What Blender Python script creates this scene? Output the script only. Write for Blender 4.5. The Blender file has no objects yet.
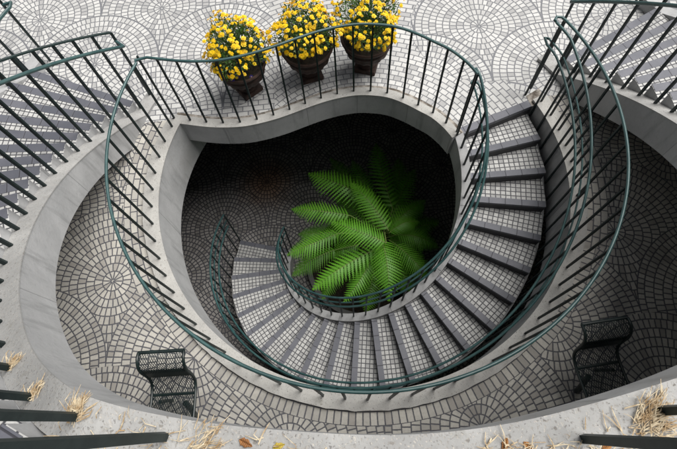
import bpy, bmesh, math, random
from mathutils import Vector, Matrix
from mathutils.geometry import tessellate_polygon
random.seed(7)
R = math.radians
S = bpy.context.scene
COL = S.collection
CX, CY = 0.30, 2.52          # centre of the round well
SX, SY = 0.305, 2.56         # centre of the spiral stair
H = 4.797                    # eye height above the curb (z = 0)
ZP = -0.045                  # plaza paving level
ZF = -3.45                   # lower court level
RISE = 0.148

# ------------------------------------------------------------------ helpers
def tag(o, label=None, cat=None, group=None, kind=None):
    if label: o['label'] = label
    if cat: o['category'] = cat
    if group: o['group'] = group
    if kind: o['kind'] = kind
    return o

def empty(name, loc=(0, 0, 0), rz=0.0, parent=None):
    o = bpy.data.objects.new(name, None); COL.objects.link(o)
    o.location = loc; o.rotation_euler = (0, 0, rz); o.empty_display_size = 0.1
    if parent: o.parent = parent
    return o

class MB:
    def __init__(s): s.v = []; s.f = []; s.m = []; s.uv = []
    def add(s, vs, fs, m=0, uvs=None):
        b = len(s.v); s.v += [tuple(p) for p in vs]
        for i, f in enumerate(fs):
            s.f.append(tuple(b + k for k in f)); s.m.append(m)
            s.uv.append(uvs[i] if uvs else None)
    def box(s, x0, x1, y0, y1, z0, z1, m=0):
        s.add([(x0,y0,z0),(x1,y0,z0),(x1,y1,z0),(x0,y1,z0),(x0,y0,z1),(x1,y0,z1),(x1,y1,z1),(x0,y1,z1)],
              [(0,3,2,1),(4,5,6,7),(0,1,5,4),(1,2,6,5),(2,3,7,6),(3,0,4,7)], m)
    def loft(s, secs, m=0, cap=True, closed=False):
        n = len(secs[0]); vs = [p for q in secs for p in q]; fs = []
        K = len(secs)
        for i in range(K if closed else K - 1):
            a = i * n; b = ((i + 1) % K) * n
            for j in range(n):
                k = (j + 1) % n; fs.append((a + j, b + j, b + k, a + k))
        if cap and not closed:
            fs.append(tuple(range(n))); fs.append(tuple((K - 1) * n + j for j in reversed(range(n))))
        s.add(vs, fs, m)
    def tube(s, pts, r, n=8, closed=False, m=0, taper=None):
        pts = [Vector(p) for p in pts]; K = len(pts); secs = []
        up = None
        for i, p in enumerate(pts):
            a = pts[(i - 1) % K] if (i > 0 or closed) else p
            b = pts[(i + 1) % K] if (i < K - 1 or closed) else p
            t = (b - a).normalized()
            if up is None:
                up = Vector((0, 0, 1)) if abs(t.z) < .9 else Vector((1, 0, 0))
            x = t.cross(up).normalized(); up = x.cross(t).normalized()
            rr = r * (taper(i / (K - 1)) if taper else 1)
            secs.append([p + (x * math.cos(2*math.pi*j/n) + up * math.sin(2*math.pi*j/n)) * rr for j in range(n)])
        s.loft(secs, m, True, closed)
    def lathe(s, prof, n=32, m=0, c=(0, 0)):
        secs = [[(c[0] + r*math.cos(2*math.pi*i/n), c[1] + r*math.sin(2*math.pi*i/n), z) for r, z in prof] for i in range(n)]
        K = n; P = len(prof); vs = [p for q in secs for p in q]; fs = []
        for i in range(K):
            a = i*P; b = ((i+1) % K)*P
            for j in range(P-1): fs.append((a+j, b+j, b+j+1, a+j+1))
        s.add(vs, fs, m)
    def poly(s, pts, z, m=0, flip=False):
        tri = tessellate_polygon([[Vector((x, y, 0)) for x, y in pts]])
        fs = []
        for t in tri:
            a, b, c = [Vector((*pts[k], 0)) for k in t]
            up = (b - a).cross(c - a).z > 0
            fs.append(t if up != flip else (t[0], t[2], t[1]))
        s.add([(x, y, z) for x, y in pts], fs, m)
    def build(s, name, mats, parent=None, smooth=False, bevel=0, recalc=True):
        me = bpy.data.meshes.new(name); me.from_pydata(s.v, [], s.f)
        if not isinstance(mats, (list, tuple)): mats = [mats]
        for m in mats: me.materials.append(m)
        me.polygons.foreach_set('material_index', s.m)
        if any(u for u in s.uv):
            ul = me.uv_layers.new(name='UVMap')
            for p, u in zip(me.polygons, s.uv):
                if u:
                    for li, c in zip(p.loop_indices, u): ul.data[li].uv = c
        if recalc:
            bm = bmesh.new(); bm.from_mesh(me); bmesh.ops.recalc_face_normals(bm, faces=bm.faces); bm.to_mesh(me); bm.free()
        if smooth:
            me.polygons.foreach_set('use_smooth', [True]*len(me.polygons))
            try: me.set_sharp_from_angle(angle=R(40))
            except Exception: pass
        o = bpy.data.objects.new(name, me); COL.objects.link(o)
        if parent: o.parent = parent
        if bevel:
            b = o.modifiers.new('bevel', 'BEVEL'); b.width = bevel; b.segments = 2; b.limit_method = 'ANGLE'; b.angle_limit = R(50)
        return o

def pol(r, deg, z=None, c=(CX, CY)):
    a = R(deg); x, y = c[0] + r*math.cos(a), c[1] + r*math.sin(a)
    return (x, y) if z is None else (x, y, z)
def frange(a, b, n): return [a + (b - a)*i/(n - 1) for i in range(n)]

# ------------------------------------------------------------------ shader expressions
class Ex:
    T = None
    def __init__(s, sock): s.s = sock
    @staticmethod
    def op(kind, *a, clamp=False):
        n = Ex.T.nodes.new('ShaderNodeMath'); n.operation = kind; n.use_clamp = clamp
        for i, v in enumerate(a):
            if isinstance(v, Ex): Ex.T.links.new(v.s, n.inputs[i])
            else: n.inputs[i].default_value = v
        return Ex(n.outputs[0])
    def __add__(a, b): return Ex.op('ADD', a, b)
    def __radd__(a, b): return Ex.op('ADD', b, a)
    def __sub__(a, b): return Ex.op('SUBTRACT', a, b)
    def __rsub__(a, b): return Ex.op('SUBTRACT', b, a)
    def __mul__(a, b): return Ex.op('MULTIPLY', a, b)
    def __rmul__(a, b): return Ex.op('MULTIPLY', b, a)
    def __truediv__(a, b): return Ex.op('DIVIDE', a, b)
    def __rtruediv__(a, b): return Ex.op('DIVIDE', b, a)
def floor(a): return Ex.op('FLOOR', a)
def fract(a): return Ex.op('FRACT', a)
def mn(a, b): return Ex.op('MINIMUM', a, b)
def mx(a, b): return Ex.op('MAXIMUM', a, b)
def ab(a): return Ex.op('ABSOLUTE', a)
def lt(a, b): return Ex.op('LESS_THAN', a, b)
def rnd_(a): return Ex.op('FLOOR', a + 0.5)
def hyp(a, b): return Ex.op('SQRT', a*a + b*b)
def at2(y, x): return Ex.op('ARCTAN2', y, x)
def pick(c, a, b): return c*(a - b) + b
def sstep(v, a, b):
    n = Ex.T.nodes.new('ShaderNodeMapRange'); n.interpolation_type = 'SMOOTHSTEP'
    Ex.T.links.new(v.s, n.inputs[0]); n.inputs[1].default_value = a; n.inputs[2].default_value = b
    return Ex(n.outputs[0])
def whash(a, b=0.0, c=0.0):
    n = Ex.T.nodes.new('ShaderNodeTexWhiteNoise'); cb = Ex.T.nodes.new('ShaderNodeCombineXYZ')
    for i, v in enumerate((a, b, c)):
        if isinstance(v, Ex): Ex.T.links.new(v.s, cb.inputs[i])
        else: cb.inputs[i].default_value = v
    Ex.T.links.new(cb.outputs[0], n.inputs['Vector']); return Ex(n.outputs['Value'])
def noise(vec, scale, detail=3, rough=.55):
    n = Ex.T.nodes.new('ShaderNodeTexNoise'); n.inputs['Scale'].default_value = scale
    n.inputs['Detail'].default_value = detail; n.inputs['Roughness'].default_value = rough
    Ex.T.links.new(vec, n.inputs['Vector']); return Ex(n.outputs[0])
def voro(vec, scale, out='Distance', feature='F1'):
    n = Ex.T.nodes.new('ShaderNodeTexVoronoi'); n.feature = feature; n.inputs['Scale'].default_value = scale
    Ex.T.links.new(vec, n.inputs['Vector']); return n.outputs[out]
def mixc(f, a, b, blend='MIX'):
    n = Ex.T.nodes.new('ShaderNodeMix'); n.data_type = 'RGBA'; n.blend_type = blend
    if isinstance(f, Ex): Ex.T.links.new(f.s, n.inputs[0])
    else: n.inputs[0].default_value = f
    for i, v in ((6, a), (7, b)):
        if isinstance(v, tuple): n.inputs[i].default_value = (*v, 1)
        else: Ex.T.links.new(v, n.inputs[i])
    return n.outputs[2]
def new_mat(name):
    m = bpy.data.materials.new(name); m.use_nodes = True; Ex.T = m.node_tree
    b = m.node_tree.nodes['Principled BSDF']; return m, b
def setc(b, key, v):
    if isinstance(v, Ex): Ex.T.links.new(v.s, b.inputs[key])
    elif hasattr(v, 'is_linked') or hasattr(v, 'node'): Ex.T.links.new(v, b.inputs[key])
    elif isinstance(v, tuple): b.inputs[key].default_value = (*v, 1)
    else: b.inputs[key].default_value = v
def bump(b, h, dist=.004, strength=1):
    n = Ex.T.nodes.new('ShaderNodeBump'); n.inputs['Distance'].default_value = dist; n.inputs['Strength'].default_value = strength
    Ex.T.links.new(h.s, n.inputs['Height']); Ex.T.links.new(n.outputs[0], b.inputs['Normal'])
def position():
    g = Ex.T.nodes.new('ShaderNodeNewGeometry'); sp = Ex.T.nodes.new('ShaderNodeSeparateXYZ')
    Ex.T.links.new(g.outputs['Position'], sp.inputs[0]); return g.outputs['Position'], Ex(sp.outputs[0]), Ex(sp.outputs[1]), Ex(sp.outputs[2])
def uvpos():
    g = Ex.T.nodes.new('ShaderNodeUVMap'); sp = Ex.T.nodes.new('ShaderNodeSeparateXYZ')
    Ex.T.links.new(g.outputs[0], sp.inputs[0]); return Ex(sp.outputs[0]), Ex(sp.outputs[1])

# patterns return (distance to nearest joint, random per stone)
def fan(x, y, x0, y0, Sp, h, w, L):
    j = floor((y - y0)/h)
    def centre(jj):
        par = jj - floor(jj/2)*2
        xo = par*(Sp/2) + x0
        xc = xo + rnd_((x - xo)/Sp)*Sp
        return xc, jj*h + y0
    xl, yl = centre(j); xu, yu = centre(j + 1.0)
    dl = hyp(x - xl, y - yl); use = lt(dl, Sp/2)
    xc = pick(use, xl, xu); yc = pick(use, yl, yu)
    dx, dy = x - xc, y - yc; d = hyp(dx, dy)
    md, rn = rings(dx, dy, d, w, L, rnd_(xc*31.0 + yc*73.0))
    return mn(md, ab(dl - Sp/2)), rn
def rings(dx, dy, d, w, L, seed):
    a = at2(dy, dx)
    t0 = d/w - .22; k = floor(t0); fr = t0 - k
    km = mx(k, -1.0)
    n = mx(rnd_((km + .9)*(2*math.pi*w/L)), 1.0)
    n = pick(lt(k, .5), pick(lt(k, -.5), 1.0, 12.0), n)
    t = (a/(2*math.pi) + 0.5 + whash(k, seed, 2.0))*n; i = floor(t); ft = t - i
    tang = mn(ft, 1.0 - ft)*d*(2*math.pi)/n
    md = mn(mn(fr, 1.0 - fr)*w, tang)
    return md, whash(k, i, seed)
def brick(u, v, L, w, off=.5):
    j = floor(v/w); fv = v/w - j
    t = u/L + j*off + whash(j, 5.0)*.12; i = floor(t); ft = t - i
    return mn(mn(ft, 1.0 - ft)*L, mn(fv, 1.0 - fv)*w), whash(i, j, 3.0)

def paving_finish(b, vec, md, rn, tiles, joint, jw=.006, rough=.55, dirt=.35, warm_tint=None):
    wob = noise(vec, 60, 2)
    m = sstep(md + (wob - .5)*.005, jw*.55, jw*1.35)
    c = mixc(sstep(rn, .15, .85), tiles[0], tiles[1])
    c = mixc(lt(rn, .16)*.8, c, tiles[2])
    n1 = noise(vec, 1.3, 5, .65); n2 = noise(vec, 45, 4, .7)
    c = mixc(sstep(n1, .45, .72)*dirt, c, tuple(v*.55 for v in tiles[2]))
    c = mixc(sstep(n2, .42, .75)*.35, c, tuple(v*.6 for v in tiles[0]))
    jc = mixc(n2, tuple(v*.7 for v in joint), tuple(v*1.35 for v in joint))
    c = mixc(m, jc, c)
    if warm_tint is not None: c = mixc(warm_tint[0], c, warm_tint[1], 'MULTIPLY')
    setc(b, 'Base Color', c); setc(b, 'Roughness', rough + n2*.25)
    bump(b, m + n2*.25 + rn*.25, .004, .8)

TL = ((.50, .50, .49), (.61, .61, .595), (.37, .37, .37))
def mat_plaza():
    m, b = new_mat('plaza_paving'); vec, x, y, z = position()
    md1, r1 = fan(x, y, 2.03, 4.52, 1.64, .85, .088, .062)
    # curved courses of bricks that follow the edge of the well
    dx, dy = x - CX - .05, y - CY; d = hyp(dx, dy); a = at2(dy, dx)
    md2, r2 = brick(a*2.0, d, .125, .073)
    md3, r3 = brick(x, y - 3.43, .125, .073)
    left = lt(x, -.62)
    md2 = pick(left, md3, md2); r2 = pick(left, r3, r2)
    d2 = hyp(x - 2.03, y - 4.52)                        # full disc beside the stair head
    d3 = hyp(x + 1.3, y - 4.50)
    inner = pick(left, lt(y, 3.88), lt(d, 2.15 + 0.0)*1.0)
    big = lt(hyp(x - .35, y - 3.9), 1.75)*(1.0 - left)
    reg = mx(inner, big)
    reg = reg*(1.0 - lt(d2, .86))*(1.0 - lt(d3, .86))
    md2 = mn(md2, mn(ab(d2 - .86), ab(d3 - .86)))
    md = pick(reg, md2, md1); rn = pick(reg, r2, r1)
    paving_finish(b, vec, md, rn, TL, (.165, .17, .185), .0062, .5, .3)
    return m
def mat_walk():
    m, b = new_mat('walkway_paving'); vec, x, y, z = position()
    md1, r1 = fan(x, y, -1.53, .74, 1.76, .87, .088, .056)
    dx, dy = x - CX, y - CY; d = hyp(dx, dy); a = at2(dy, dx)
    md2, r2 = brick(a*2.45, d - 2.435, .066, .125, 0.0)
    reg = lt(d, 2.56)
    md3, r3 = brick(a*2.45, d - 2.435, .125, .075)
    side = lt(1.45, y)*lt(d, 2.66)
    md = pick(reg, md2, md1); rn = pick(reg, r2, r1)
    md = pick(side, md3, md); rn = pick(side, r3, rn)
    t = ((.44, .425, .39), (.54, .52, .47), (.35, .33, .30))
    paving_finish(b, vec, md, rn, t, (.09, .092, .105), .0062, .55, .55)
    return m
def mat_lower():
    m, b = new_mat('lower_court_paving'); vec, x, y, z = position()
    md, rn = fan(x, y, -1.28, 4.42, 1.68, .87, .085, .062)
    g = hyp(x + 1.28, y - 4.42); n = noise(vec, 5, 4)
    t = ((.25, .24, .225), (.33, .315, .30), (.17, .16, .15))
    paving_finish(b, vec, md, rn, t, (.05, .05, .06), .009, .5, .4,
                  (sstep(g*-1.0 + n*.3, -.6, .1), (1.0, .66, .45)))  # warm multiply tint fading out from one fan centre
    return m
def mat_tread(name, s=.056):
    m, b = new_mat(name); u, v = uvpos(); vec = position()[0]
    md, rn = brick(u, v, s*1.06, s, 0.0)
    paving_finish(b, vec, md, rn, TL, (.07, .072, .082), .0055, .5, .35)
    return m
def mat_slate():
    m, b = new_mat('slate_nosing'); u, v = uvpos(); vec = position()[0]
    t = u/.19; f = fract(t); md = mn(f, 1.0 - f)*.19
    n1 = noise(vec, 4, 4); n2 = noise(vec, 70, 3)
    c = mixc(whash(floor(t), 1.0), (.105, .112, .136), (.14, .147, .172))
    c = mixc(sstep(n1, .4, .75)*.4, c, (.22, .22, .25)); c = mixc(n2*.4, c, (.09, .09, .11))
    k = sstep(md, .002, .006); c = mixc(k, (.05, .05, .06), c)
    setc(b, 'Base Color', c); setc(b, 'Roughness', .42 + n2*.2); bump(b, k + n2*.2, .002)
    return m
def mat_riser():
    m, b = new_mat('slate_riser'); vec = position()[0]; n = noise(vec, 12, 4)
    setc(b, 'Base Color', mixc(n, (.018, .018, .022), (.04, .04, .048))); setc(b, 'Roughness', .6); return m
def mat_conc(name, a, b_, streak=.35, agg=0.0, rough=.8, panels=False):
    m, b = new_mat(name); vec, x, y, z = position()
    n1 = noise(vec, 2.2, 6, .62); n2 = noise(vec, 30, 5, .7)
    mp = Ex.T.nodes.new('ShaderNodeMapping'); mp.inputs['Scale'].default_value = (9, 9, 1.1)
    Ex.T.links.new(vec, mp.inputs[0]); n3 = noise(mp.outputs[0], 1, 4, .6)
    c = mixc(sstep(n1, .3, .7), a, b_)
    c = mixc(sstep(n3, .5, .72)*streak, c, tuple(v*.55 for v in a))
    c = mixc(sstep(n2, .5, .8)*.4, c, tuple(v*.6 for v in a))
    h = n2
    if panels:      # formwork panels, each a little different, with a fine joint between
        dx, dy = x - CX, y - CY; t = at2(dy, dx)*(11/(2*math.pi)) + .37; i = floor(t); ft = t - i
        ln = 1.0 - sstep(mn(ft, 1.0 - ft)*hyp(dx, dy)*(2*math.pi/11), .002, .006)
        c = mixc(whash(i, 4.0)*.22, c, tuple(v*.62 for v in a))
        c = mixc(ln*.45, c, tuple(v*.45 for v in a))
        c = mixc(sstep(noise(vec, .9, 6, .7), .52, .7)*.3, c, (.30, .28, .25))
        h = n2 - ln
    if agg:
        wn = Ex.T.nodes.new('ShaderNodeTexNoise'); wn.inputs['Scale'].default_value = 40; wn.inputs['Detail'].default_value = 3
        Ex.T.links.new(vec, wn.inputs['Vector']); vm = Ex.T.nodes.new('ShaderNodeVectorMath'); vm.operation = 'MULTIPLY_ADD'
        Ex.T.links.new(wn.outputs[1], vm.inputs[0]); vm.inputs[1].default_value = (.035, .035, .035); Ex.T.links.new(vec, vm.inputs[2]); vec0 = vec; vec = vm.outputs[0]
        v1 = Ex(voro(vec, 110)); col = voro(vec, 110, 'Color')
        sp = Ex.T.nodes.new('ShaderNodeSeparateColor'); Ex.T.links.new(col, sp.inputs[0])
        rr, gg = Ex(sp.outputs[0]), Ex(sp.outputs[1])
        stone = (1.0 - sstep(v1, .2, .55))*lt(rr, agg)
        sc = mixc(gg, (.16, .155, .15), (.55, .52, .47))
        c = mixc(stone*.8, c, sc)
        v2 = Ex(voro(vec, 42)); col2 = voro(vec, 42, 'Color')
        sp2 = Ex.T.nodes.new('ShaderNodeSeparateColor'); Ex.T.links.new(col2, sp2.inputs[0])
        st2 = (1.0 - sstep(v2, .16, .3))*lt(Ex(sp2.outputs[0]), agg*.45)
        c = mixc(st2*.85, c, mixc(noise(vec, 20), (.10, .095, .09), (.32, .30, .27)))
        moss = sstep(noise(vec, 7, 5, .7), .58, .72)
        c = mixc(moss*.35, c, (.20, .19, .15))
        h = n2 - stone*.25 - st2*.15
    setc(b, 'Base Color', c); setc(b, 'Roughness', rough); bump(b, h, .004, .7)
    return m
def mat_simple(name, a, b_, rough=.5, scale=8, metal=0, spec=.5, bmp=0):
    m, b = new_mat(name); vec = position()[0]; n = noise(vec, scale, 4, .6)
    setc(b, 'Base Color', mixc(sstep(n, .35, .65), a, b_)); setc(b, 'Roughness', rough); setc(b, 'Metallic', metal)
    b.inputs['Specular IOR Level'].default_value = spec
    if bmp: bump(b, n, bmp)
    return m

M = {}
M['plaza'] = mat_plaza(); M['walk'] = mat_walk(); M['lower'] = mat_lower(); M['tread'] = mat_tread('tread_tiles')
M['slate'] = mat_slate(); M['riser'] = mat_riser()
M['conc'] = mat_conc('smooth_concrete', (.41, .415, .42), (.53, .535, .54), .6, panels=True)
M['aggr'] = mat_conc('exposed_aggregate', (.33, .33, .325), (.46, .46, .45), .1, .62)
M['curb'] = mat_conc('worn_curb', (.36, .355, .34), (.48, .475, .45), .1, .40)
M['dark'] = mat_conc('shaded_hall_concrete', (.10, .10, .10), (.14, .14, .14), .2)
M['rail'] = mat_simple('sky_lit_rail_paint', (.024, .070, .072), (.045, .105, .105), .38, 6, 0, .7)  # railing green lightened, sky reflection put into the base colour
M['post'] = mat_simple('dark_green_post_paint', (.006, .016, .017), (.013, .025, .025), .5, 25, 0, .3)
M['topbar'] = mat_simple('blackish_green_bar_paint', (.006, .020, .020), (.01, .030, .030), .45, 9, 0, .35)
M['chair'] = mat_simple('black_green_wire', (.006, .014, .015), (.012, .024, .024), .4, 12)
M['terra'] = mat_simple('brown_cast_urn', (.024, .013, .010), (.062, .034, .025), .75, 14, bmp=.003)
M['soil'] = mat_simple('dark_soil', (.012, .009, .006), (.035, .025, .015), .95, 30, bmp=.01)
M['leafg'] = mat_simple('marigold_leaf', (.035, .11, .015), (.075, .19, .03), .55, 25)
M['stemg'] = mat_simple('grey_green_stem', (.12, .17, .07), (.22, .26, .12), .6, 25)
M['yellow'] = mat_simple('yellow_petal', (.92, .58, .004), (.97, .72, .015), .6, 20)
M['orange'] = mat_simple('orange_heart', (.88, .48, .005), (.9, .52, .01), .7, 60)
M['blue'] = mat_simple('violet_petal', (.02, .012, .12), (.05, .03, .25), .6, 60)
M['straw'] = mat_simple('dry_straw', (.36, .24, .12), (.72, .62, .44), .7, 30)
M['leafdry'] = mat_simple('dry_leaf', (.28, .12, .04), (.50, .24, .08), .7, 20)
M['leafyel'] = mat_simple('yellowed_leaf', (.45, .36, .05), (.60, .42, .10), .7, 20)
M['litter'] = mat_simple('brown_litter', (.085, .07, .055), (.40, .37, .33), .9, 11, bmp=.012)
def mat_fern():
    m, b = new_mat('fern_leaf'); vec = position()[0]; n = noise(vec, 3, 3); n2 = noise(vec, 40, 3)
    c = mixc(n, (.075, .29, .018), (.19, .46, .04)); c = mixc(n2*.4, c, (.10, .34, .012))
    setc(b, 'Base Color', c); setc(b, 'Roughness', .45)
    tr = Ex.T.nodes.new('ShaderNodeBsdfTranslucent'); Ex.T.links.new(c, tr.inputs[0])
    mx_ = Ex.T.nodes.new('ShaderNodeMixShader'); mx_.inputs[0].default_value = .3
    out = Ex.T.nodes['Material Output']
    Ex.T.links.new(b.outputs[0], mx_.inputs[1]); Ex.T.links.new(tr.outputs[0], mx_.inputs[2]); Ex.T.links.new(mx_.outputs[0], out.inputs[0])
    return m
M['fern'] = mat_fern()
M['rachis'] = mat_simple('fern_stalk', (.12, .22, .04), (.20, .26, .07), .6)

# ------------------------------------------------------------------ plan curves
def catmull(P, per=6):
    out = []
    for i in range(len(P) - 1):
        p0 = P[max(i-1, 0)]; p1 = P[i]; p2 = P[i+1]; p3 = P[min(i+2, len(P)-1)]
        for k in range(per):
            t = k/per
            out.append(tuple(.5*((2*b) + (-a + c)*t + (2*a - 5*b + 4*c - d)*t*t + (-a + 3*b - 3*c + d)*t**3) for a, b, c, d in zip(p0, p1, p2, p3)))
    out.append(P[-1]); return out
EDGE = catmull([(-1.82,3.55),(-1.6,3.49),(-1.4,3.44),(-1.2,3.41),(-1.0,3.40),(-.81,3.42),(-.61,3.46),(-.42,3.515),(-.22,3.58),(-.02,3.635),(.18,3.67),(.38,3.68),(.59,3.65),(.78,3.59),(.96,3.48),(1.11,3.36),(1.25,3.24),(1.37,3.08),(1.447,2.93)])
def offset(P, d):       # + = to the right of travel (towards the well)
    out = []
    for i, p in enumerate(P):
        a = P[max(i-1, 0)]; b = P[min(i+1, len(P)-1)]
        tx, ty = b[0]-a[0], b[1]-a[1]; l = math.hypot(tx, ty)
        out.append((p[0] + ty/l*d, p[1] - tx/l*d))
    return out
A0 = 18.29; DA = 9.804
RI, RO = 1.295, 2.18
def ang_k(k): return A0 - DA*k
RT0, RT1 = 154.6, 20.5           # ring curb from left corner (deg) round the bottom to the right end
def ring_angles(a0, a1, n): return frange(a0, a1, n)
ringpts = lambda r, n=120: [pol(r, a) for a in frange(RT0, 360 + RT1, n)]

# ------------------------------------------------------------------ ground
BIG = 32
co = offset(EDGE, -.085)
stair_head = [pol(1.10, A0, c=(SX, SY)), pol(2.24, A0, c=(SX, SY))]
plaza_poly = [(-BIG, 3.56), pol(2.42, RT0)] + co + [pol(1.20, A0, c=(SX, SY)), pol(2.2, A0, c=(SX, SY)), pol(2.42, RT1), (BIG, 3.38)] + [(BIG, 22), (-BIG, 22)]
mb = MB(); mb.poly(plaza_poly, ZP); mb.build('plaza', M['plaza'], recalc=False)['kind'] = 'structure'
walk_poly = [(-BIG, 3.56)] + [(-BIG, -BIG), (BIG, -BIG), (BIG, 3.38)] + list(reversed(ringpts(2.42)))
mb = MB(); mb.poly(walk_poly, ZP); mb.build('walkway', M['walk'], recalc=False)['kind'] = 'structure'
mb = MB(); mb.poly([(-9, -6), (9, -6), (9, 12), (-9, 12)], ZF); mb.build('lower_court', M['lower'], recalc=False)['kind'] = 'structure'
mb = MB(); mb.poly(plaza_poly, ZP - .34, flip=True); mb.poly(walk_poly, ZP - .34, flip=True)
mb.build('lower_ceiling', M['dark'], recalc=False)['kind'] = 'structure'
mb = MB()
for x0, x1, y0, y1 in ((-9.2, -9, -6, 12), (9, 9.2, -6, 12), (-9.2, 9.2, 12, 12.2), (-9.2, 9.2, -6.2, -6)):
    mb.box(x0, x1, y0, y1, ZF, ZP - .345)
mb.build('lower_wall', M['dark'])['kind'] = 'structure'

# well wall: deep beam round the ring, thinner slab edge on the pot side
well = empty('well_edge', (CX, CY, ZP)); tag(well, 'curved grey concrete edge of the round stairwell in the plaza floor', 'stairwell edge')
def W(mbuild, name, mat, root, **k):      # build world-space mesh and parent to a root, keeping it in place
    o = mbuild.build(name, mat, None, **k); o.parent = root
    o.matrix_parent_inverse = root_inv(root); return o
def root_inv(root):
    m = Matrix.Translation(root.location) @ Matrix.Rotation(root.rotation_euler.z, 4, 'Z')
    return m.inverted()
angs = frange(RT0, 360 + RT1, 150)
mb = MB(); mb.loft([[pol(2.262, a, -.012), pol(2.262, a, -.76), pol(2.40, a, -.76), pol(2.40, a, -.012)] for a in angs])
W(mb, 'beam', M['conc'], well, smooth=True)
mb = MB(); mb.loft([[pol(2.262, a, -.30), pol(2.262, a, -.76), pol(2.40, a, -.76), pol(2.40, a, -.30)] for a in frange(140, RT0 + .02, 14)])
W(mb, 'beam', M['conc'], well, smooth=True)
def ragged(i): return random.uniform(-.006, .006)
mb = MB(); mb.loft([[pol(2.255, a, 0), pol(2.255, a, -.010), pol(2.43 + ragged(i), a, -.010), pol(2.43 + ragged(i), a, 0.002)] for i, a in enumerate(angs)])
W(mb, 'curb', M['curb'], well)
ei, eo = offset(EDGE, .06), offset(EDGE, -.045)
mb = MB(); mb.loft([[(*a, -.01), (*a, -.37), (*b, -.37), (*b, -.01)] for a, b in zip(ei, eo)])
W(mb, 'slab_edge', M['conc'], well, smooth=True)
e2 = offset(EDGE, .066); e3 = offset(EDGE, -.05)
mb = MB(); mb.loft([[(*a, 0), (*a, -.012), (*b, -.012), (*b, 0)] for a, b in zip(e2, e3)])
W(mb, 'curb', M['curb'], well)
e4 = offset(EDGE, -.048); e5 = offset(EDGE, -.105)
mb = MB()
mb.loft([[(*a, -.016 + random.uniform(-.004, .004)), (*a, -.05), (*b, -.05), (b[0], b[1] , ZP + .006 + random.uniform(0, .006))] for a, b in zip(e4, e5)])
W(mb, 'litter_strip', M['litter'], well)
# corner block where the beam meets the slab edge
mb = MB(); mb.box(-.0, .0, 0, 0, 0, 0) if False else None
c0 = pol(2.262, RT0); c1 = pol(2.42, RT0)
# patch of bare brownish mortar beside the stair head
mb = MB(); mb.add([pol(2.20, 18.0, ZP+.004, (SX, SY)), pol(2.40, 18.6, ZP+.004, (SX, SY)), pol(2.42, 22.5, ZP+.004, (SX, SY)), pol(2.22, 22.0, ZP+.004, (SX, SY))], [(0, 1, 2, 3)])
W(mb, 'mortar_patch', M['litter'], well)

# ------------------------------------------------------------------ step builder
def make_step(root, c, r0, r1, a_hi, a_lo, zt, zb, noseside, nose=.075, tread_mat=None):
    """wedge step between a_hi and a_lo; its nosing runs along angle 'noseside' (the downhill edge)"""
    other = a_lo if noseside == a_hi else a_hi
    n = 4
    A = frange(noseside, other, n)
    e = Vector(pol(1, noseside)) - Vector(pol(0, noseside))           # radial unit along the nosing
    side = 1 if (other - noseside) > 0 else -1
    p = Vector((-e.y, e.x))*side                                     # towards the back of the tread
    cc = Vector(c)
    def uv(q): d = Vector(q[:2]) - cc; return (d.dot(e), d.dot(p))
    inn = [pol(r0, a, zt, c) for a in A]; out = [pol(r1, a, zt, c) for a in A]
    mb = MB()
    for i in range(n - 1):
        q = [inn[i], out[i], out[i+1], inn[i+1]]
        mb.add(q, [(0, 1, 2, 3)], 0, [[uv(x) for x in q]])
        lo = lambda v: (v[0], v[1], zb)
        mb.add([inn[i], inn[i+1], lo(inn[i+1]), lo(inn[i])], [(0, 1, 2, 3)], 1)
        mb.add([out[i], out[i+1], lo(out[i+1]), lo(out[i])], [(0, 1, 2, 3)], 1)
        mb.add([lo(x) for x in q], [(3, 2, 1, 0)], 1)
    for i in (0, n-1):
        mb.add([inn[i], out[i], (*out[i][:2], zb), (*inn[i][:2], zb)], [(0, 1, 2, 3)], 1)
    t = W(mb, 'tread', [tread_mat or M['tread'], M['conc']], root)
    # nosing strip, slightly proud of tread top and front
    a_, b_ = Vector(pol(r0 + .004, noseside, None, c)), Vector(pol(r1 - .004, noseside, None, c))
    fr = -p*.006; bk = p*nose
    q = [a_ + fr, b_ + fr, b_ + bk, a_ + bk]
    mb = MB(); z1, z0 = zt + .004, zt - .034
    top = [(*x, z1) for x in q]; bot = [(*x, z0) for x in q]
    uvt = [uv(x) for x in top]
    mb.add(top + bot, [(0, 1, 2, 3), (7, 6, 5, 4)], 0, [uvt, uvt])
    for i in range(4):
        k = (i + 1) % 4; u2 = [uvt[i], uvt[k], uvt[k], uvt[i]]
        mb.add([top[i], top[k], bot[k], bot[i]], [(0, 1, 2, 3)], 0, [u2])
    o = mb.build('nosing', M['slate'], None, bevel=.003); o.parent = t
    # riser board
    mb = MB(); f0, f1 = -p*.003, p*.01
    q = [a_ + f0, b_ + f0, b_ + f1, a_ + f1]
    mb.add([(*x, z0 - .001) for x in q] + [(*x, zb + .002) for x in q], [(0,1,2,3),(7,6,5,4),(0,4,5,1),(1,5,6,2),(2,6,7,3),(3,7,4,0)])
    o = mb.build('riser', M['riser'], None); o.parent = t
    return t

# ------------------------------------------------------------------ spiral stair down
spiral = empty('spiral_staircase', (SX, SY, ZF))
tag(spiral, 'spiral staircase winding down inside the well around the fern, pale tiled treads with slate nosings', 'staircase')
SC = (SX, SY)
def zs(a):  # slope line of the spiral through tread nosings
    return ZP - RISE*((A0 - a)/DA)
NT = 22
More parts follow.
